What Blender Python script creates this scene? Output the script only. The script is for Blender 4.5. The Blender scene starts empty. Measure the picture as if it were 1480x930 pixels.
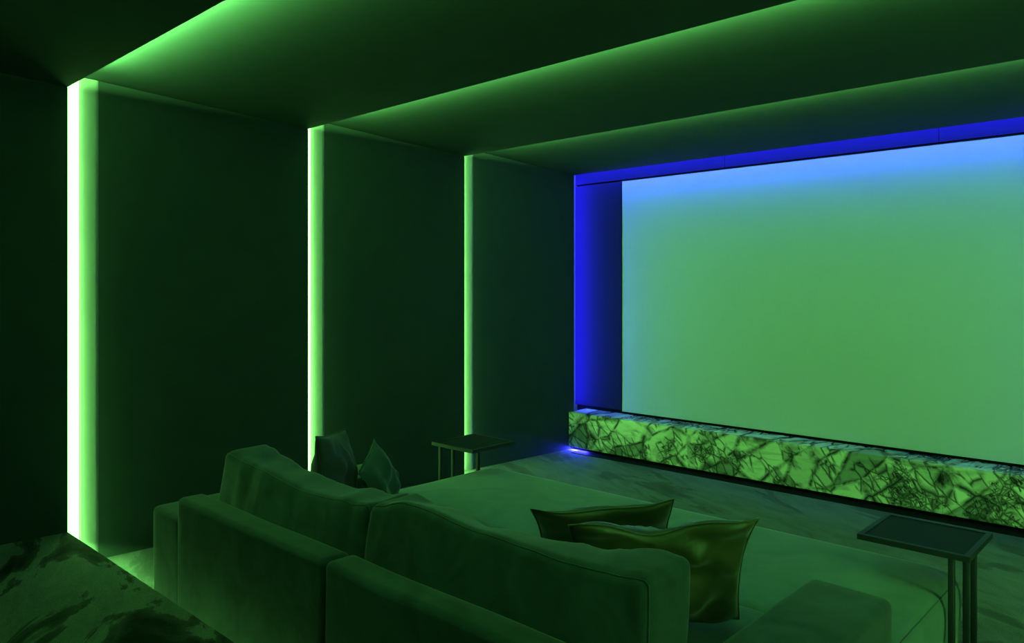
import bpy, math, random
from mathutils import Vector, Matrix, noise

scene = bpy.context.scene
C = bpy.context.scene.collection

# ------------------------------------------------------------------ camera
F_PX, YAW, HORIZON = 1098.65, math.radians(43.154), 417.58
CAM_Z = 1.685
cam_data = bpy.data.cameras.new('camera')
cam_data.sensor_width = 36.0
cam_data.lens = F_PX / 1480.0 * 36.0
cam_data.shift_y = -(465.0 - HORIZON) / 1480.0
cam_data.clip_start = 0.02
cam = bpy.data.objects.new('camera', cam_data)
C.objects.link(cam)
cam.location = (0, 0, CAM_Z)
cam.rotation_euler = (math.pi / 2, 0, YAW)
scene.camera = cam

# ------------------------------------------------------------------ world and exposure
world = bpy.data.worlds.new('world')
scene.world = world
world.use_nodes = True
world.node_tree.nodes['Background'].inputs[0].default_value = (0, 0, 0, 1)
world.node_tree.nodes['Background'].inputs[1].default_value = 0.0
scene.view_settings.view_transform = 'Standard'
scene.view_settings.look = 'None'
scene.view_settings.gamma = 1.0
scene.view_settings.use_curve_mapping = False
scene.view_settings.exposure = 0.0

# ------------------------------------------------------------------ light levels (radiance of the LED strips)
GREEN = (0.235, 1.0, 0.175)
BLUE = (0.035, 0.035, 1.0)
L_WALL, L_CEIL, L_STEP, L_BLUE_TOP, L_BLUE_SIDE, L_BLUE_TOE = 5.6, 1150.0, 330.0, 175.0, 190.0, 1500.0

# ------------------------------------------------------------------ dimensions
XL, XR = -5.015, 0.215                 # proud edges of the side wall panels
XC = (XL + XR) / 2
BAYS = [-0.12, 1.49, 3.115, 4.722, 6.31]   # seams with light slots; the light at the first is added
YB = -1.72                             # back wall
ZC = 2.885                             # low edge of ceiling panels
REC = 0.130                            # depth of the slot behind a panel edge
PLAT = 0.238                           # height of the rear platform
SCR_Y = 6.5

# ------------------------------------------------------------------ material helpers
def new_mat(name):
    m = bpy.data.materials.new(name)
    m.use_nodes = True
    nt = m.node_tree
    return m, nt, nt.nodes['Principled BSDF']

def N(nt, t, **kw):
    n = nt.nodes.new(t)
    for k, v in kw.items():
        if k in n.inputs:
            n.inputs[k].default_value = v
        else:
            setattr(n, k, v)
    return n

def ramp(nt, src, stops, interp='LINEAR'):
    r = nt.nodes.new('ShaderNodeValToRGB')
    r.color_ramp.interpolation = interp
    el = r.color_ramp.elements
    while len(el) < len(stops):
        el.new(0.5)
    for e, (p, c) in zip(el, stops):
        e.position = p
        e.color = (c[0], c[1], c[2], 1) if not isinstance(c, (int, float)) else (c, c, c, 1)
    nt.links.new(src, r.inputs[0])
    return r.outputs[0]

def mixc(nt, fac, a, b, mode='MIX'):
    m = nt.nodes.new('ShaderNodeMix')
    m.data_type = 'RGBA'
    m.blend_type = mode
    for k, v in ((0, fac), (6, a), (7, b)):
        s = m.inputs[k]
        if hasattr(v, 'node'):
            nt.links.new(v, s)
        elif k == 0:
            s.default_value = v
        else:
            s.default_value = (v[0], v[1], v[2], 1)
    return m.outputs[2]

def coords(nt, scale=(1, 1, 1), rot=(0, 0, 0), loc=(0, 0, 0)):
    tc = nt.nodes.new('ShaderNodeTexCoord')
    mp = nt.nodes.new('ShaderNodeMapping')
    mp.inputs['Scale'].default_value = scale
    mp.inputs['Rotation'].default_value = rot
    mp.inputs['Location'].default_value = loc
    nt.links.new(tc.outputs['Object'], mp.inputs[0])
    return mp.outputs[0]

def tex_noise(nt, vec, scale, detail=4, rough=0.5, dist=0.0):
    n = N(nt, 'ShaderNodeTexNoise', Scale=scale, Detail=detail, Roughness=rough, Distortion=dist)
    nt.links.new(vec, n.inputs['Vector'])
    return n

def bump(nt, bsdf, h, strength, dist):
    b = N(nt, 'ShaderNodeBump', Strength=strength, Distance=dist)
    nt.links.new(h, b.inputs['Height'])
    nt.links.new(b.outputs[0], bsdf.inputs['Normal'])

def fabric(name, col, var=0.15, scale=5.0, rough=0.9, sheen=0.0, weave=420, bump_s=0.25, spec=0.2, sheen_rough=0.4):
    m, nt, b = new_mat(name)
    v = coords(nt)
    n = tex_noise(nt, v, scale, 5, 0.55, 1.0)
    lo = tuple(c * (1 - var) for c in col)
    hi = tuple(min(1, c * (1 + var)) for c in col)
    nt.links.new(ramp(nt, n.outputs[0], [(0.3, lo), (0.7, hi)]), b.inputs['Base Color'])
    w = tex_noise(nt, v, weave, 2, 0.6)
    bump(nt, b, w.outputs[0], bump_s, 0.002)
    b.inputs['Roughness'].default_value = rough
    b.inputs['Specular IOR Level'].default_value = spec
    b.inputs['Sheen Weight'].default_value = sheen
    b.inputs['Sheen Roughness'].default_value = sheen_rough
    return m

def plain(name, col, rough=0.5, metal=0.0, spec=0.5, var=0.1):
    m, nt, b = new_mat(name)
    v = coords(nt)
    n = tex_noise(nt, v, 30, 4, 0.6)
    nt.links.new(ramp(nt, n.outputs[0], [(0.3, tuple(c * (1 - var) for c in col)), (0.7, tuple(min(1, c * (1 + var)) for c in col))]), b.inputs['Base Color'])
    b.inputs['Roughness'].default_value = rough
    b.inputs['Metallic'].default_value = metal
    b.inputs['Specular IOR Level'].default_value = spec
    return m

def carpet(name, contrast=1.0):
    m, nt, b = new_mat(name)
    v = coords(nt, (1.0, 1.0, 1.0), (0, 0, math.radians(24)))
    st = N(nt, 'ShaderNodeMapping')
    st.inputs['Scale'].default_value = (0.55, 1.5, 1)
    nt.links.new(v, st.inputs[0])
    big = tex_noise(nt, st.outputs[0], 1.55, 7, 0.58, 0.9)
    patch = ramp(nt, big.outputs[0], [(0.535, 0.0), (0.55, 0.65), (0.63, 1.0)])
    st2 = N(nt, 'ShaderNodeMapping')
    st2.inputs['Scale'].default_value = (0.9, 2.6, 1)
    nt.links.new(v, st2.inputs[0])
    streak = tex_noise(nt, st2.outputs[0], 2.6, 8, 0.65, 0.7)
    sk = ramp(nt, streak.outputs[0], [(0.36, 0.0), (0.60, 1.0)])
    patch = mixc(nt, contrast, (0, 0, 0), patch)
    col = mixc(nt, patch, (0.185, 0.19, 0.188), (0.012, 0.013, 0.013))
    col = mixc(nt, sk, mixc(nt, 0.35, col, (0.035, 0.037, 0.036)), col)
    fine = tex_noise(nt, v, 190, 3, 0.7)
    col = mixc(nt, 1.0, col, ramp(nt, fine.outputs[0], [(0.25, 0.45), (0.75, 1.5)]), 'MULTIPLY')
    nt.links.new(col, b.inputs['Base Color'])
    b.inputs['Roughness'].default_value = 0.95
    b.inputs['Specular IOR Level'].default_value = 0.1
    bump(nt, b, fine.outputs[0], 0.7, 0.006)
    return m

def marble(name):
    """breccia: pale angular fragments of very different size, set in dark veins, with crushed clusters"""
    m, nt, b = new_mat(name)
    v0 = coords(nt, (1, 1, 1), (0, 0, 0))
    wob = tex_noise(nt, v0, 7.0, 3, 0.5)
    off = N(nt, 'ShaderNodeVectorMath', operation='MULTIPLY_ADD')
    nt.links.new(wob.outputs['Color'], off.inputs[0])
    off.inputs[1].default_value = (0.05, 0.05, 0.05)
    nt.links.new(v0, off.inputs[2])
    def aniso(rot, sc):
        m1 = N(nt, 'ShaderNodeMapping')
        m1.inputs['Rotation'].default_value = (0, math.radians(rot), 0)
        nt.links.new(off.outputs[0], m1.inputs[0])
        m2 = N(nt, 'ShaderNodeMapping')
        m2.inputs['Scale'].default_value = sc
        nt.links.new(m1.outputs[0], m2.inputs[0])
        return m2.outputs[0]
    vs = aniso(35, (1.0, 0.6, 1.9))
    vt = aniso(-50, (1.0, 0.6, 2.6))
    def vor(scale, feat, vec):
        n = nt.nodes.new('ShaderNodeTexVoronoi')
        n.feature = feat
        n.inputs['Scale'].default_value = scale
        n.inputs['Randomness'].default_value = 1.0
        nt.links.new(vec, n.inputs['Vector'])
        return n
    e1 = vor(2.5, 'DISTANCE_TO_EDGE', vs)
    e2 = vor(5.2, 'DISTANCE_TO_EDGE', vt)
    e3 = vor(13.0, 'DISTANCE_TO_EDGE', vs)
    cell = vor(2.5, 'F1', vs)
    cell2 = vor(5.2, 'F1', vt)
    zone = tex_noise(nt, v0, 2.6, 3, 0.55, 0.6)
    wv = tex_noise(nt, v0, 8, 4, 0.6, 0.5)
    crush = tex_noise(nt, vt, 15, 5, 0.7, 1.5)
    a1 = ramp(nt, e1.outputs['Distance'], [(0.0, 1.0), (0.035, 0.7), (0.085, 0.0)])
    a1 = mixc(nt, 1.0, a1, ramp(nt, wv.outputs[0], [(0.38, 0.30), (0.55, 1.0)]), 'MULTIPLY')
    a2 = ramp(nt, e2.outputs['Distance'], [(0.0, 0.95), (0.04, 0.6), (0.11, 0.0)])
    a3 = ramp(nt, e3.outputs['Distance'], [(0.0, 0.9), (0.10, 0.55), (0.25, 0.0)])
    a4 = ramp(nt, crush.outputs[0], [(0.46, 0.0), (0.56, 0.95)])
    z2 = ramp(nt, zone.outputs[0], [(0.44, 0.0), (0.49, 1.0)])
    z3 = ramp(nt, zone.outputs[0], [(0.545, 0.0), (0.59, 1.0)])
    a2 = mixc(nt, 1.0, a2, z2, 'MULTIPLY')
    a3 = mixc(nt, 1.0, mixc(nt, 1.0, a3, a4, 'LIGHTEN'), z3, 'MULTIPLY')
    dark = mixc(nt, 1.0, a1, a2, 'LIGHTEN')
    dark = mixc(nt, 1.0, dark, a3, 'LIGHTEN')
    # fragments carry their own tone and a faint banding
    sep = nt.nodes.new('ShaderNodeSeparateColor')
    nt.links.new(cell.outputs['Color'], sep.inputs[0])
    tone = ramp(nt, sep.outputs[0], [(0.0, (0.22, 0.25, 0.22)), (0.13, (0.44, 0.46, 0.38)), (0.35, (0.80, 0.78, 0.62)), (1.0, (0.90, 0.88, 0.72))])
    sep2 = nt.nodes.new('ShaderNodeSeparateColor')
    nt.links.new(cell2.outputs['Color'], sep2.inputs[0])
    t2 = ramp(nt, sep2.outputs[1], [(0.0, 0.45), (0.5, 1.0)])
    tone = mixc(nt, z2, tone, mixc(nt, 1.0, tone, t2, 'MULTIPLY'))
    band = N(nt, 'ShaderNodeTexNoise', Scale=3.0, Detail=6, Roughness=0.6, Distortion=1.2)
    bm = N(nt, 'ShaderNodeMapping')
    bm.inputs['Scale'].default_value = (1.2, 1.2, 6.0)
    bm.inputs['Rotation'].default_value = (0, math.radians(25), 0)
    nt.links.new(v0, bm.inputs[0])
    nt.links.new(bm.outputs[0], band.inputs['Vector'])
    tone = mixc(nt, 1.0, tone, ramp(nt, band.outputs[0], [(0.32, 0.68), (0.5, 1.0)]), 'MULTIPLY')
    col = mixc(nt, dark, tone, (0.012, 0.018, 0.015))
    nt.links.new(col, b.inputs['Base Color'])
    b.inputs['Roughness'].default_value = 0.22
    b.inputs['Specular IOR Level'].default_value = 0.4
    return m

def emit(name, col, strength):
    m, nt, b = new_mat(name)
    b.inputs['Base Color'].default_value = (0.8, 0.8, 0.8, 1)
    b.inputs['Emission Color'].default_value = (*col, 1)
    b.inputs['Emission Strength'].default_value = strength
    return m

M = {}
M['wall_cloth'] = fabric('dark_wall_cloth', (0.034, 0.046, 0.047), 0.06, 2.5, 0.95, weave=500, bump_s=0.12, spec=0.1)
M['ceil_cloth'] = fabric('dark_ceiling_cloth', (0.036, 0.050, 0.050), 0.06, 2.5, 0.95, weave=500, bump_s=0.12, spec=0.1)
M['slot'] = plain('slot_paint', (0.30, 0.30, 0.30), 0.8, 0, 0.2, 0.02)
M['dark_panel'] = fabric('front_wall_cloth', (0.008, 0.008, 0.034), 0.05, 2.0, 0.8, weave=500, bump_s=0.08, spec=0.2)
M['black'] = plain('black_paint', (0.006, 0.006, 0.006), 0.8, 0, 0.1)
M['carpet'] = carpet('figured_carpet')
M['carpet_low'] = carpet('figured_carpet_front', 0.45)
M['marble'] = marble('breccia_marble')
M['screen'] = plain('projection_cloth', (0.52, 0.52, 0.52), 0.85, 0, 0.1, 0.01)
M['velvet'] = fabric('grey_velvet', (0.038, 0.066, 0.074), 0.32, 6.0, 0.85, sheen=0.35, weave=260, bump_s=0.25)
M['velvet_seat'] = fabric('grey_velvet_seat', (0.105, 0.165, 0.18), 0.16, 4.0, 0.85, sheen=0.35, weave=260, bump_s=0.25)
M['piping'] = plain('dark_piping', (0.022, 0.03, 0.03), 0.9, 0, 0.1)
M['satin'] = fabric('olive_satin', (0.065, 0.068, 0.025), 0.25, 6.0, 0.42, sheen=0.3, weave=300, bump_s=0.1, spec=0.6)
M['teal_velvet'] = fabric('dusky_velvet', (0.045, 0.045, 0.06), 0.25, 6.0, 0.75, sheen=0.25, weave=260)
M['metal'] = plain('black_metal', (0.02, 0.024, 0.03), 0.5, 0.2, 0.35)
M['leather'] = fabric('dark_leather', (0.012, 0.016, 0.022), 0.1, 20, 0.7, weave=160, bump_s=0.3, spec=0.2)
M['alu'] = plain('strip_housing', (0.4, 0.4, 0.4), 0.5, 0.8)

# ------------------------------------------------------------------ mesh helpers
def mesh_obj(name, verts, faces, mat, parent=None, smooth=False, base=None):
    """verts in world space; origin goes to base (or stays at the parent's origin)"""
    off = Vector(base) if base is not None else Vector((0, 0, 0))
    ploc = parent['_loc'] if parent is not None and '_loc' in parent else (0, 0, 0)
    ploc = Vector(ploc)
    if base is None:
        off = ploc
    me = bpy.data.meshes.new(name)
    me.from_pydata([tuple(Vector(v) - off) for v in verts], [], faces)
    me.materials.append(M[mat] if isinstance(mat, str) else mat)
    if smooth:
        for p in me.polygons:
            p.use_smooth = True
    me.update()
    o = bpy.data.objects.new(name, me)
    C.objects.link(o)
    if parent is not None:
        o.parent = parent
        o.location = off - ploc
    else:
        o.location = off
    return o

def empty(name, loc, label=None, cat=None, group=None):
    o = bpy.data.objects.new(name, None)
    C.objects.link(o)
    o.empty_display_size = 0.1
    o.location = loc
    o['_loc'] = tuple(loc)
    if label:
        o['label'] = label
    if cat:
        o['category'] = cat
    if group:
        o['group'] = group
    return o

def structure(o):
    o['kind'] = 'structure'
    return o

BOXF = [(0, 1, 3, 2), (4, 6, 7, 5), (0, 4, 5, 1), (2, 3, 7, 6), (0, 2, 6, 4), (1, 5, 7, 3)]
def box_v(x0, x1, y0, y1, z0, z1):
    return [(x, y, z) for x in (x0, x1) for y in (y0, y1) for z in (z0, z1)]

def box(name, b, mat, parent=None, base=None):
    return mesh_obj(name, box_v(*b), BOXF, mat, parent, base=base)

def prism_x(name, poly, x0, x1, mat, parent=None):
    """poly: (y, z) points, extruded along x"""
    n = len(poly)
    v = [(x0, y, z) for y, z in poly] + [(x1, y, z) for y, z in poly]
    f = [tuple(range(n))[::-1], tuple(range(n, 2 * n))]
    f += [(i, (i + 1) % n, n + (i + 1) % n, n + i) for i in range(n)]
    return mesh_obj(name, v, f, mat, parent)

def rbox_mesh(b, r, n=6, deform=None, rn=3):
    """rounded box (world bounds b), r edge radius, n divisions on the flats, rn in the rounding"""
    x0, x1, y0, y1, z0, z1 = b
    c = Vector(((x0 + x1) / 2, (y0 + y1) / 2, (z0 + z1) / 2))
    h = Vector(((x1 - x0) / 2, (y1 - y0) / 2, (z1 - z0) / 2))
    r = min(r, min(h) * 0.999)
    def ticks(hh, nn):
        inner = hh - r
        a = [-hh + r * (1 - math.cos(k / rn * math.pi / 2)) * 0.9999 for k in range(rn)]
        a = [-hh + r * (k / rn) for k in range(rn)]
        m = [-inner + 2 * inner * k / nn for k in range(nn + 1)]
        return a + m + [-q for q in reversed(a)]
    if isinstance(n, int):
        n = (n, n, n)
    T = [ticks(h[i], n[i]) for i in range(3)]
    idx = {}
    verts, faces = [], []
    def vid(p):
        key = (round(p[0], 5), round(p[1], 5), round(p[2], 5))
        if key in idx:
            return idx[key]
        q = Vector(p)
        inn = Vector([max(-(h[i] - r), min(h[i] - r, q[i])) for i in range(3)])
        d = q - inn
        if d.length > 1e-9:
            # map the cube shell onto a sphere of radius r
            mx = max(abs(d[0]), abs(d[1]), abs(d[2]))
            e = Vector([math.tan(d[i] / r * math.pi / 4) for i in range(3)])
            if e.length > 1e-9:
                q = inn + e.normalized() * (r * mx / r)
        w = q + c
        if deform:
            w = Vector(deform(w, q, h))
        idx[key] = len(verts)
        verts.append(tuple(w))
        return idx[key]
    for ax in range(3):
        u, w = (ax + 1) % 3, (ax + 2) % 3
        for s in (-1, 1):
            for i in range(len(T[u]) - 1):
                for j in range(len(T[w]) - 1):
                    q = []
                    for a, bb in ((i, j), (i + 1, j), (i + 1, j + 1), (i, j + 1)):
                        p = [0, 0, 0]
                        p[ax] = s * h[ax]
                        p[u] = T[u][a]
                        p[w] = T[w][bb]
                        q.append(vid(p))
                    if s < 0:
                        q.reverse()
                    if len(set(q)) >= 3:
                        faces.append(tuple(q))
    return verts, faces

def rbox(name, b, r, mat, parent=None, n=4, deform=None, rn=3):
    v, f = rbox_mesh(b, r, n, deform, rn)
    return mesh_obj(name, v, f, mat, parent, smooth=True)

def tube(name, pts, rad, mat, parent=None, k=6, closed=False):
    pts = [Vector(p) for p in pts]
    n = len(pts)
    v, f = [], []
    for i, p in enumerate(pts):
        if closed:
            t = (pts[(i + 1) % n] - pts[i - 1])
        else:
            t = pts[min(i + 1, n - 1)] - pts[max(i - 1, 0)]
        t.normalize()
        up = Vector((0, 0, 1)) if abs(t.z) < 0.9 else Vector((1, 0, 0))
        a = t.cross(up).normalized()
        bb = t.cross(a)
        for j in range(k):
            an = 2 * math.pi * j / k
            v.append(tuple(p + (a * math.cos(an) + bb * math.sin(an)) * rad))
    m = n if closed else n - 1
    for i in range(m):
        for j in range(k):
            f.append((i * k + j, i * k + (j + 1) % k, ((i + 1) % n) * k + (j + 1) % k, ((i + 1) % n) * k + j))
    if not closed:
        f.append(tuple(range(k))[::-1])
        f.append(tuple((n - 1) * k + j for j in range(k)))
    return mesh_obj(name, v, f, mat, parent, smooth=True)

def led(p0, p1, normal, width, col, rad, parent, name='led_strip', levels=(1.0,)):
    """a strip light from p0 to p1: housing with an opal diffuser, and the light it gives off"""
    p0, p1, nrm = Vector(p0), Vector(p1), Vector(normal).normalized()
    t = (p1 - p0).normalized()
    s = t.cross(nrm).normalized() * (width / 2)
    v, f = [], []
    back = -nrm * 0.008
    for p in (p0, p1):
        v += [p + s, p - s, p - s + back, p + s + back]
    f = [(0, 1, 2, 3), (7, 6, 5, 4), (0, 4, 5, 1), (1, 5, 6, 2), (2, 6, 7, 3), (3, 7, 4, 0)]
    o = mesh_obj(name, v, f, M['opal_' + ('g' if col is GREEN else 'b')], parent)
    nseg = len(levels)
    for k, lev in enumerate(levels):
        a, b = p0.lerp(p1, k / nseg), p0.lerp(p1, (k + 1) / nseg)
        d = bpy.data.lights.new(name + '_light', 'AREA')
        d.shape = 'RECTANGLE'
        L = (b - a).length
        d.size, d.size_y = L, width
        d.color = col
        d.energy = rad * lev * math.pi * L * width
        lo = bpy.data.objects.new(name + '_light', d)
        C.objects.link(lo)
        z = -nrm
        y = z.cross(t)
        mat = Matrix((t, y, z)).transposed().to_4x4()
        mat.translation = (a + b) / 2 + nrm * 0.003
        lo.matrix_world = mat
    return o

M['opal_g'] = emit('opal_diffuser_green', GREEN, L_WALL)
M['opal_b'] = emit('opal_diffuser_blue', BLUE, 3.0)

# ------------------------------------------------------------------ floor, platform
floor = structure(box('floor', (XL - 0.6, XR + 0.6, BAYS[1] - 0.3, SCR_Y + 0.2, -0.08, 0.0), 'carpet_low'))
PX1 = 1.6   # the rear zone is wider on the right (entrance niche)
plat = structure(empty('platform', (0, 0, 0)))
box('carpeted_deck', (XL - 0.35, PX1, YB, BAYS[1], PLAT - 0.05, PLAT), 'carpet', plat)
box('nosing_shield', (XL - 0.35, PX1, BAYS[1] - 0.006, BAYS[1], PLAT - 0.068, PLAT - 0.05), 'black', plat)  # unseen lip added to keep the step light off the sofa back
box('riser', (XL - 0.35, PX1, YB, BAYS[1] - 0.06, -0.08, PLAT - 0.05), 'black', plat)
led((XL - 0.1, BAYS[1] - 0.035, PLAT - 0.054), (XR + 0.1, BAYS[1] - 0.035, PLAT - 0.054), (0, 0, -1), 0.02, GREEN, L_STEP, plat)

# ------------------------------------------------------------------ side walls
def side_wall(name, xe, s, bays, first_floor):
    """xe: x of the proud edge, s=+1 when the room lies at larger x"""
    w = structure(empty(name, (0, 0, 0)))
    xb = xe - s * REC
    x0, x1 = sorted((xb, xb - s * 0.15))
    box('backing', (x0, x1, bays[0], SCR_Y + 0.1, -0.08, 3.2), 'slot', w)
    for i in range(len(bays) - 1):
        ya, yb = bays[i], bays[i + 1]
        z0 = PLAT if yb <= BAYS[1] + 0.01 else 0.0
        near, far = ya + 0.200, yb
        # cross-section (x, y): tilted board with a softened near edge and a thin far edge
        def px(d):
            return xe - s * d
        sec = [(px(REC), near), (px(REC - 0.033), near), (px(0.0), far - 0.004), (px(0.002), far), (px(REC), far)]
        # rounded reveal between the light profile and the panel
        rv = []
        for k in range(9):
            a = math.pi / 2 * k / 8
            rv.append((px(REC - 0.033 * math.sin(a)), ya + 0.101 + (near - ya - 0.101) * (1 - math.cos(a))))
        rv.append((px(REC), near))
        def ztop(y):
            t = (y - ya) / (yb - ya)
            return ZC + 0.11 * (1 - t) - 0.003
        n = len(sec)
        v = [(x, y, z0) for x, y in sec] + [(x, y, ztop(y)) for x, y in sec]
        f = [tuple(range(n)), tuple(range(n, 2 * n))[::-1]]
        f += [(k, n + k, n + (k + 1) % n, (k + 1) % n) for k in range(n)]
        if s < 0:
            f = [q[::-1] for q in f]
        mesh_obj('wall_panel', v, f, 'wall_cloth', w)
        n = len(rv)
        v = [(x, y, z0) for x, y in rv] + [(x, y, ztop(y)) for x, y in rv]
        f = [(k, n + k, n + (k + 1) % n, (k + 1) % n) for k in range(n)]
        if s < 0:
            f = [q[::-1] for q in f]
        o = mesh_obj('slot_reveal', v, f, 'slot', w)
        for k, p in enumerate(o.data.polygons):
            p.use_smooth = k < 8
    return w

def slot_leds(w, xe, s, seams):
    for y, col, rad, z0 in seams:
        if col is GREEN:
            # corner profile: opal cover at 45 degrees between the panel's end and the backing
            x = xe - s * (REC - 0.050)
            led((x, y + 0.051, z0 + 0.004), (x, y + 0.051, ZC + 0.09), (s, 1, 0), 0.138, col, rad, w, levels=(1.3, 1.3, 1.2, 0.95, 0.7, 0.5))
        else:
            x = xe - s * (REC - 0.012)
            led((x, y + 0.030, z0 + 0.01), (x, y + 0.030, ZC + 0.07), (s * 0.5, 1, 0), 0.03, col, rad, w)

wl = side_wall('wall_left', XL, 1, BAYS, True)
slot_leds(wl, XL, 1, [(BAYS[1], GREEN, L_WALL, 0), (BAYS[2], GREEN, L_WALL, 0), (BAYS[3], GREEN, L_WALL, 0), (BAYS[4], BLUE, L_BLUE_SIDE, 0.40)])
box('backing_rear', (XL - REC - 0.15, XL - REC, YB - 0.1, BAYS[0], -0.08, 3.2), 'wall_cloth', wl)
box('wall_panel', (XL - REC, XL, YB, BAYS[0], PLAT, ZC), 'wall_cloth', wl)
wr = side_wall('wall_right', XR, -1, BAYS[1:], True)
slot_leds(wr, XR, -1, [(BAYS[1], GREEN, L_WALL, 0), (BAYS[2], GREEN, L_WALL, 0), (BAYS[3], GREEN, L_WALL, 0), (BAYS[4], BLUE, L_BLUE_SIDE, 0.40)])
box('wall_panel', (XR, PX1, BAYS[1] - 0.06, BAYS[1], -0.08, 3.2), 'wall_cloth', wr)
box('wall_panel', (PX1, PX1 + 0.1, YB - 0.1, BAYS[1], -0.08, 3.2), 'wall_cloth', wr)
structure(box('wall_back', (XL - 0.35, PX1 + 0.1, YB - 0.1, YB, -0.08, 3.2), 'wall_cloth'))

# ------------------------------------------------------------------ ceiling
ceil = structure(empty('ceiling', (0, 0, 0)))
cb = [YB] + BAYS
for i in range(len(cb) - 1):
    ya, yb = cb[i], cb[i + 1]
    xr = PX1 if yb <= BAYS[1] + 0.01 else XR + REC
    prism_x('ceiling_panel', [(ya, ZC + 0.11), (yb, ZC), (yb, ZC + 0.026), (yb - 0.008, ZC + 0.026), (yb - 0.010, ZC + 0.010), (yb - 0.070, ZC + 0.013), (yb - 0.070, ZC + 0.30), (ya - 0.07, ZC + 0.30), (ya - 0.07, ZC + 0.118)], XL - REC, xr, 'ceil_cloth', ceil)
for k, y in enumerate(BAYS):  # first cove is an added, unseen light behind the camera for the platform
    col, rad = (GREEN, L_CEIL) if k < 4 else (BLUE, L_BLUE_TOP)
    if col is GREEN:
        led((XL + 0.26, y - 0.040, ZC + 0.022), (XR - 0.26, y - 0.040, ZC + 0.022), (0, 0.15, 1), 0.03, col, rad, ceil)
    else:
        led((XL + 0.02, y + 0.012, ZC + 0.065), (XR - 0.02, y + 0.012, ZC + 0.065), (0, 1, 0), 0.03, col, rad, ceil)
box('niche_ceiling', (XL - REC, XR + REC, BAYS[4], SCR_Y + 0.1, ZC + 0.2, ZC + 0.30), 'black', ceil)

# ------------------------------------------------------------------ front wall behind the screen
SX0, SX1, SZ0, SZ1 = -4.53, XC * 2 + 4.53, 0.42, 2.792
wf = structure(box('wall_front', (XL - REC, XR + REC, SCR_Y + 0.03, SCR_Y + 0.15, -0.08, 3.2), 'black'))
g = 0.004
jx = [XL - REC, -3.385, -1.60, XR + REC]
for a, b2 in zip(jx[:-1], jx[1:]):
    box('fascia_panel', (a + g / 2, b2 - g / 2, SCR_Y - 0.005, SCR_Y + 0.03, SZ1 + 0.018, 3.08), 'dark_panel', wf)
box('side_panel', (XL - REC, SX0 - 0.012, SCR_Y - 0.005, SCR_Y + 0.03, SZ0 + 0.012, SZ1), 'dark_panel', wf)
box('side_panel', (SX1 + 0.012, XR + REC, SCR_Y - 0.005, SCR_Y + 0.03, SZ0 + 0.012, SZ1), 'dark_panel', wf)

scr = empty('projection_screen', (XC, SCR_Y, SZ0), 'wide pale projection screen glowing green and blue above the marble plinth', 'screen')
box('screen_cloth', (SX0, SX1, SCR_Y - 0.008, SCR_Y + 0.02, SZ0, SZ1), 'screen', scr)
fr = 0.006
vv, ff = [], []
for b in ((SX0 - fr, SX0, SCR_Y - 0.012, SCR_Y + 0.02, SZ0 - fr, SZ1 + fr), (SX1, SX1 + fr, SCR_Y - 0.012, SCR_Y + 0.02, SZ0 - fr, SZ1 + fr),
          (SX0, SX1, SCR_Y - 0.012, SCR_Y + 0.02, SZ1, SZ1 + fr), (SX0, SX1, SCR_Y - 0.012, SCR_Y + 0.02, SZ0 - fr, SZ0)):
    n = len(vv)
    vv += box_v(*b)
    ff += [tuple(i + n for i in q) for q in BOXF]
mesh_obj('black_frame', vv, ff, 'black', scr)

# ------------------------------------------------------------------ marble plinth
MY, MZ, MB = 6.216, 0.390, 0.034
pl = empty('marble_plinth', (XC, MY, 0), 'long low plinth clad in veined marble slabs under the screen', 'plinth')
sl = [XL + 0.003, -3.262, -1.506, XR - 0.003]
for a, b2 in zip(sl[:-1], sl[1:]):
    box('front_slab', (a + 0.001, b2 - 0.001, MY, MY + 0.02, MB, MZ - 0.0015), 'marble', pl)
for a, b2 in zip(sl[:-1], sl[1:]):
    box('top_slab', (a + 0.001, b2 - 0.001, MY + 0.001, SCR_Y + 0.02, MZ, MZ + 0.004), 'marble', pl)
box('core', (XL + 0.02, XR - 0.02, MY + 0.02, SCR_Y + 0.02, MB + 0.01, MZ - 0.002), 'black', pl)
box('toe_kick', (XL + 0.16, XR - 0.16, MY + 0.10, SCR_Y + 0.02, 0.0, MB + 0.01), 'black', pl)
led((XL + 0.01, MY + 0.030, 0.0265), (XL + 0.22, MY + 0.030, 0.0265), (0, -0.5, -1), 0.012, BLUE, L_BLUE_TOE, pl)

structure(box('toe_shadow_strip_1', (XL + 0.12, XR - 0.02, MY - 0.105, MY + 0.08, 0.0, 0.004), 'black'))  # black strip on the floor paints in the shadow gap below the plinth

# ------------------------------------------------------------------ sofa
SB = 1.557
AX0, AX1, BX0, BX1 = -3.964, -3.632, -1.164, -0.856       # arms
SM = (AX1 + BX0) / 2
sofa = empty('sofa', (SM, 2.25, 0), 'low grey velvet two-seat sofa seen from behind, facing the screen', 'sofa')

def wrinkle(amp, scale, seed=0.0):
    def d(w, q, h):
        p = Vector(w)
        k = noise.noise(Vector((p.x * scale + seed, p.y * scale, p.z * scale))) * amp
        return (p.x, p.y + k, p.z + k * 0.6)
    return d

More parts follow.
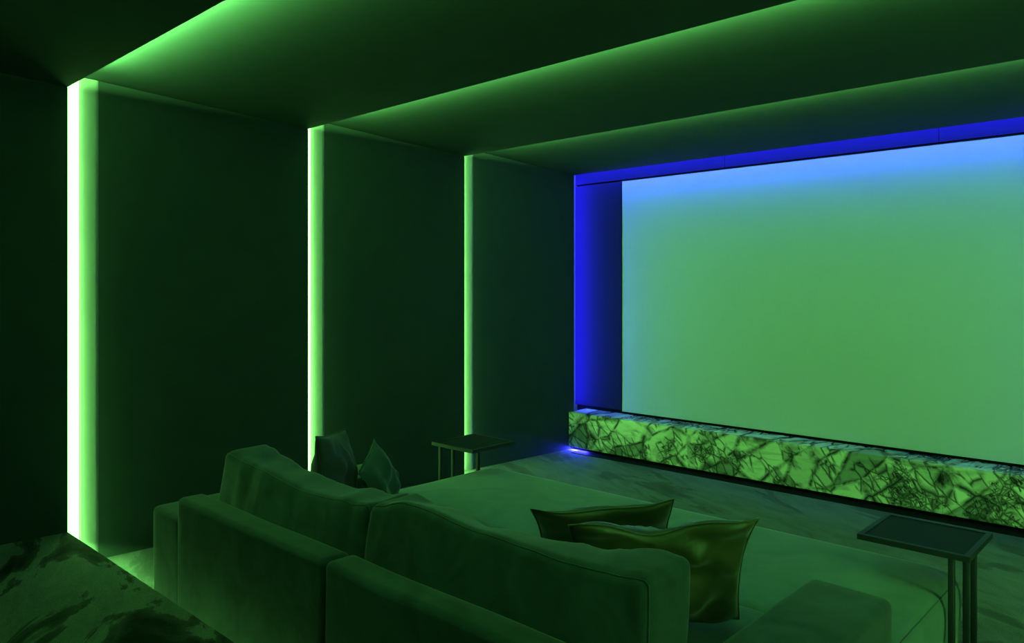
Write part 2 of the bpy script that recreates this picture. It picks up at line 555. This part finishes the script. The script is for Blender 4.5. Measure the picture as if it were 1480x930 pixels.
for a, b2, sd in ((AX1 - 0.008, SM - 0.004, 1.3), (SM + 0.004, BX0 + 0.008, 5.1)):
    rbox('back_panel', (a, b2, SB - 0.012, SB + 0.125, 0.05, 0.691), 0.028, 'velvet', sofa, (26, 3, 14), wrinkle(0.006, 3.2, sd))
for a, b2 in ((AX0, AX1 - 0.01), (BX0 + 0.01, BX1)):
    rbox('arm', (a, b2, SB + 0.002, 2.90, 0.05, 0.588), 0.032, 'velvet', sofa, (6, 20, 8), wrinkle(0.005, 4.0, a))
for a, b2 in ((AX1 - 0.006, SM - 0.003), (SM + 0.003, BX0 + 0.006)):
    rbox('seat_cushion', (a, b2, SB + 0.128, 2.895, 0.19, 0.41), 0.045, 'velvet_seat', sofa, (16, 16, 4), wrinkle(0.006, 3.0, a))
box('base', (AX0 + 0.04, BX1 - 0.04, SB + 0.04, 2.85, 0.03, 0.185), 'black', sofa)
for x in (AX0 + 0.1, SM, BX1 - 0.1):
    for y in (SB + 0.1, 2.8):
        rbox('foot', (x - 0.03, x + 0.03, y - 0.03, y + 0.03, 0.0, 0.05), 0.006, 'metal', sofa, 1)

def interp(x, pts):
    if x <= pts[0][0]:
        return pts[0][1]
    for (a, va), (b, vb) in zip(pts[:-1], pts[1:]):
        if x <= b:
            t = (x - a) / (b - a)
            t = t * t * (3 - 2 * t)
            return va + (vb - va) * t
    return pts[-1][1]

def back_cushion(x0, x1, rear, front, seed):
    z0, zt = 0.415, 0.895
    y0, y1 = 1.688, 1.894
    H = zt - z0
    def deform(w, q, h):
        t = (w.z - z0) / H
        ty = (w.y - y0) / (y1 - y0)
        top = interp(w.x, rear) * (1 - ty) + interp(w.x, front) * ty
        z = z0 + t * (top - z0)
        u = q.x / h.x
        bulge = (1 - u * u) * math.sin(max(0, min(1, t)) * math.pi)
        y = w.y + 0.075 * t + (ty - 0.5) * 0.05 * bulge
        y += (ty - 0.5) * 0.03 * t
        x = w.x + u * 0.012 * math.sin(t * math.pi)
        # creases running from front to back across the crown and radiating from the corners
        k = noise.noise(Vector((w.x * 9 + seed + w.y * 5, w.y * 2.0, w.z * 2))) * 0.020 * (0.35 + 0.65 * abs(u)) * (0.3 + t)
        k += noise.noise(Vector((w.x * 3 + seed, w.y * 3, w.z * 3))) * 0.016
        k += noise.noise(Vector((w.x * 22 + seed + w.y * 14, w.y * 3.0, w.z * 4))) * 0.008 * (0.2 + abs(u)) * t
        z += k * max(0.0, t - 0.4)
        y += k * (ty - 0.5) * 1.2
        return (x, y, z)
    o = rbox('back_cushion', (x0, x1, y0, y1, z0, zt), 0.035, 'velvet', sofa, (56, 8, 18), deform, 4)
    # piping along the rear edges of the crown and down the ends
    c = Vector(((x0 + x1) / 2, (y0 + y1) / 2, (z0 + zt) / 2))
    h = Vector(((x1 - x0) / 2, (y1 - y0) / 2, (zt - z0) / 2))
    path = []
    e = 0.0100
    for k in range(13):
        path.append(Vector((x0 + e, y0 + e, z0 + 0.03 + (H - 0.03 - 0.022) * k / 12)))
    for k in range(57):
        path.append(Vector((x0 + 0.022 + (x1 - x0 - 0.044) * k / 56, y0 + e, zt - e)))
    for k in range(13):
        path.append(Vector((x1 - e, y0 + e, zt - 0.022 - (H - 0.03 - 0.022) * k / 12)))
    pts = [deform(p, p - c, h) for p in path]
    tb = tube('piping', pts, 0.0028, 'velvet', None, 5)
    tb.parent = o
    tb.location = (0, 0, 0)
    off = Vector(sofa['_loc'])
    tb.data.transform(Matrix.Translation(-off))
    return o

back_cushion(-3.576, -2.394, [(-3.572, 0.893), (-3.366, 0.872), (-2.833, 0.828), (-2.525, 0.844), (-2.394, 0.858)],
             [(-3.572, 0.9), (-3.114, 0.825), (-2.805, 0.817), (-2.459, 0.841)], 2.0)
back_cushion(-2.382, -1.127, [(-2.375, 0.858), (-2.169, 0.918), (-1.776, 0.89), (-1.412, 0.878), (-1.131, 0.895)],
             [(-2.338, 0.872), (-2.207, 0.848), (-1.964, 0.811), (-1.739, 0.829), (-1.496, 0.848), (-1.197, 0.909)], 9.0)

# ------------------------------------------------------------------ large ottoman in front of the sofa
OX0, OX1, OY0, OY1, OZ = -3.945, -0.862, 2.92, 4.005, 0.385
ott = empty('ottoman', ((OX0 + OX1) / 2, (OY0 + OY1) / 2, 0), 'wide flat grey velvet ottoman pushed against the front of the sofa', 'ottoman')
def outline(ins, k=10):
    pts = []
    rads = {(0, 0): 0.05, (1, 0): 0.10, (1, 1): 0.16, (0, 1): 0.09}
    order = [((0, 0), math.pi), ((1, 0), 1.5 * math.pi), ((1, 1), 0.0), ((0, 1), 0.5 * math.pi)]
    for (i, j), a0 in order:
        r = max(0.004, rads[(i, j)] - ins * 0.6)
        cx = (OX1 - ins - r) if i else (OX0 + ins + r)
        cy = (OY1 - ins - r) if j else (OY0 + ins + r)
        for q in range(k + 1):
            a = a0 + math.pi / 2 * q / k
            pts.append((cx + r * math.cos(a), cy + r * math.sin(a)))
    return pts
rings = [(0.05, 0.06), (0.012, 0.075), (0.004, 0.16), (0.0, 0.26), (0.002, 0.325), (0.010, 0.352), (0.024, 0.371), (0.045, 0.381), (0.08, OZ), (0.16, OZ + 0.003), (0.30, OZ + 0.005)]
v, f = [], []
n = len(outline(0))
for ins, z in rings:
    v += [(x, y, z) for x, y in outline(ins)]
for i in range(len(rings) - 1):
    for j in range(n):
        f.append((i * n + j, i * n + (j + 1) % n, (i + 1) * n + (j + 1) % n, (i + 1) * n + j))
f.append(tuple((len(rings) - 1) * n + j for j in range(n)))
f.append(tuple(range(n))[::-1])
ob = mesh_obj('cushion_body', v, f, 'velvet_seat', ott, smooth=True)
pp = [(x, y, 0.367) for x, y in outline(0.0185)]
tube('piping', pp, 0.0025, 'velvet', ott, 5, closed=True)
for x in (OX0 + 0.15, OX1 - 0.15):
    for y in (OY0 + 0.15, OY1 - 0.15):
        rbox('foot', (x - 0.03, x + 0.03, y - 0.03, y + 0.03, 0.0, 0.062), 0.006, 'metal', ott, 1)

# ------------------------------------------------------------------ cushions
def pillow(name, label, bottom, top, xdir, W, T, mat, seed, dip=0.0, spin=0.0, cres=0.02, mid=0.5, curl=0.0):
    """bottom / top: centres of the lower and upper edge; xdir: horizontal direction of the width"""
    bt, tp = Vector(bottom), Vector(top)
    zax = (tp - bt).normalized()
    xax = Vector((xdir[0], xdir[1], 0)).normalized()
    xax = (xax - zax * xax.dot(zax)).normalized()
    yax = zax.cross(xax)
    H = (tp - bt).length
    ce = (tp + bt) / 2
    n = 30
    v, f, ids = [], [], {}
    for s in (1, -1):
        for i in range(n + 1):
            for j in range(n + 1):
                u, w = -1 + 2 * i / n, -1 + 2 * j / n
                edge = i in (0, n) or j in (0, n)
                if edge and s < 0:
                    ids[(s, i, j)] = ids[(1, i, j)]
                    continue
                th = T / 2 * ((1 - u * u) * (1 - w * w)) ** 0.5 * (1 - 0.18 * w)
                x = W / 2 * u * (1 - 0.075 * (1 - w * w))
                z = H / 2 * w * (1 - 0.06 * (1 - u * u))
                um = u - (mid - 0.5) * 2
                if w > 0:
                    z -= dip * math.exp(-(um / 0.42) ** 2) * w
                    th *= 1 + 0.25 * dip * 8 * (1 - abs(um)) * w
                fold = noise.noise(Vector((u * 2.2 + seed, w * 2.2, s * 3.1 + seed))) * cres
                ang = math.atan2(w - 1.1, u - (mid - 0.5) * 2)
                fold += math.sin(ang * 9 + seed) * cres * 0.5 * max(0, w) * (1 if dip else 0.3) * min(1, math.hypot(w - 1.1, um) / 0.6)
                fold *= 1 - max(0, w) ** 3
                if not edge:
                    th += fold * (1 - u * u) ** 0.5 * (1 - w * w) ** 0.3
                y = th * s
                cu = noise.noise(Vector((u * 1.3 + seed, w * 1.3, 7.7))) * 0.025
                if curl and w > 0.15:
                    q = (w - 0.15) / 0.85
                    cu -= curl * q * q * (1 + 0.25 * math.sin(u * 6 + seed))
                if spin:
                    cs, sn = math.cos(spin), math.sin(spin)
                    x, z = x * cs - z * sn, x * sn + z * cs
                p = ce + xax * x + yax * (y + cu) + zax * z
                ids[(s, i, j)] = len(v)
                v.append(p)
    for s in (1, -1):
        for i in range(n):
            for j in range(n):
                q = [ids[(s, i, j)], ids[(s, i + 1, j)], ids[(s, i + 1, j + 1)], ids[(s, i, j + 1)]]
                if s > 0:
                    q.reverse()
                f.append(tuple(q))
    root = empty(name, (bt.x, bt.y, min(p.z for p in v)), label, 'cushion', 'scatter cushions on the sofa')
    cov = mesh_obj('cover', v, f, mat, root, smooth=True)
    rim = [v[ids[(1, i, 0)]] for i in range(n)] + [v[ids[(1, n, j)]] for j in range(n)] + [v[ids[(1, n - i, n)]] for i in range(n)] + [v[ids[(1, 0, n - j)]] for j in range(n)]
    tube('seam', rim, 0.0035, mat, root, 5, closed=True)
    return root

RX, RY = math.cos(YAW), math.sin(YAW)
FX, FY = -math.sin(YAW), math.cos(YAW)
def vp(d, lat, z):
    return (FX * d + RX * lat, FY * d + RY * lat, z)
pillow('scatter_cushion', 'large creased olive satin cushion leaning beside the right arm of the sofa', vp(2.90, 0.545, 0.42), vp(2.58, 0.505, 0.925), (RX, RY), 0.635, 0.17, 'satin', 3.0, dip=0.06, cres=0.08, mid=0.47, curl=0.04)
pillow('scatter_cushion', 'olive satin cushion half hidden behind the larger creased one', vp(3.36, 0.42, 0.42), vp(3.02, 0.355, 0.845), (RX, RY), 0.565, 0.15, 'satin', 11.0, dip=0.035, cres=0.03, curl=0.025)
def hd(a):
    return (math.cos(math.radians(a)), math.sin(math.radians(a)))
pillow('scatter_cushion', 'tall dusky cushion standing by the left arm in front of the light slot', vp(4.08, -0.925, 0.43), vp(4.10, -0.985, 0.905), hd(127), 0.42, 0.21, 'teal_velvet', 21.0, dip=0.0, spin=math.radians(-4), cres=0.03)
pillow('scatter_cushion', 'lower dark cushion slumped against the front end of the left arm', vp(4.22, -0.70, 0.47), vp(4.28, -0.785, 0.775), hd(120), 0.33, 0.15, 'velvet', 31.0, dip=0.0, spin=math.radians(30), cres=0.025)

# ------------------------------------------------------------------ side tables
def side_table(b, z, legs, xs, label):
    x0, x1, y0, y1 = b
    t = empty('side_table', ((x0 + x1) / 2, (y0 + y1) / 2, 0), label, 'side table', 'side tables over the ottoman ends')
    rim = 0.022
    o = mesh_obj('top_frame', *frame_mesh(x0, x1, y0, y1, z - 0.024, z, rim), 'metal', t)
    box('top_inlay', (x0 + rim, x1 - rim, y0 + rim, y1 - rim, z - 0.02, z - 0.004), 'leather', t)
    for y in legs:
        rbox('leg', (xs - 0.012, xs + 0.012, y - 0.012, y + 0.012, 0.012, z - 0.022), 0.003, 'metal', t, 1, rn=1)
    box('base_bar', (xs - 0.015, xs + 0.015, y0 + 0.005, y1 - 0.005, 0.0, 0.014), 'metal', t)
    xi = x1 - 0.03 if xs < (x0 + x1) / 2 else x0 + 0.03
    a, c = sorted((xs, xi))
    for y in (y0 + 0.02, y1 - 0.02):
        box('base_bar', (a, c, y - 0.015, y + 0.015, 0.0, 0.014), 'metal', t)
    return t

def frame_mesh(x0, x1, y0, y1, z0, z1, r):
    v, f = [], []
    for b in ((x0, x1, y0, y0 + r, z0, z1), (x0, x1, y1 - r, y1, z0, z1), (x0, x0 + r, y0 + r, y1 - r, z0, z1), (x1 - r, x1, y0 + r, y1 - r, z0, z1)):
        n = len(v)
        v += box_v(*b)
        f += [tuple(i + n for i in q) for q in BOXF]
    return v, f

side_table((-4.175, -3.75, 3.605, 4.04), 0.58, (3.63, 3.752, 4.005), -4.105, 'black metal side table by the left end of the ottoman')
side_table((-1.21, -0.765, 3.565, 3.995), 0.58, (3.585, 3.83, 3.97), -0.835, 'black metal side table over the right end of the ottoman')

for o in C.objects:
    if '_loc' in o:
        del o['_loc']
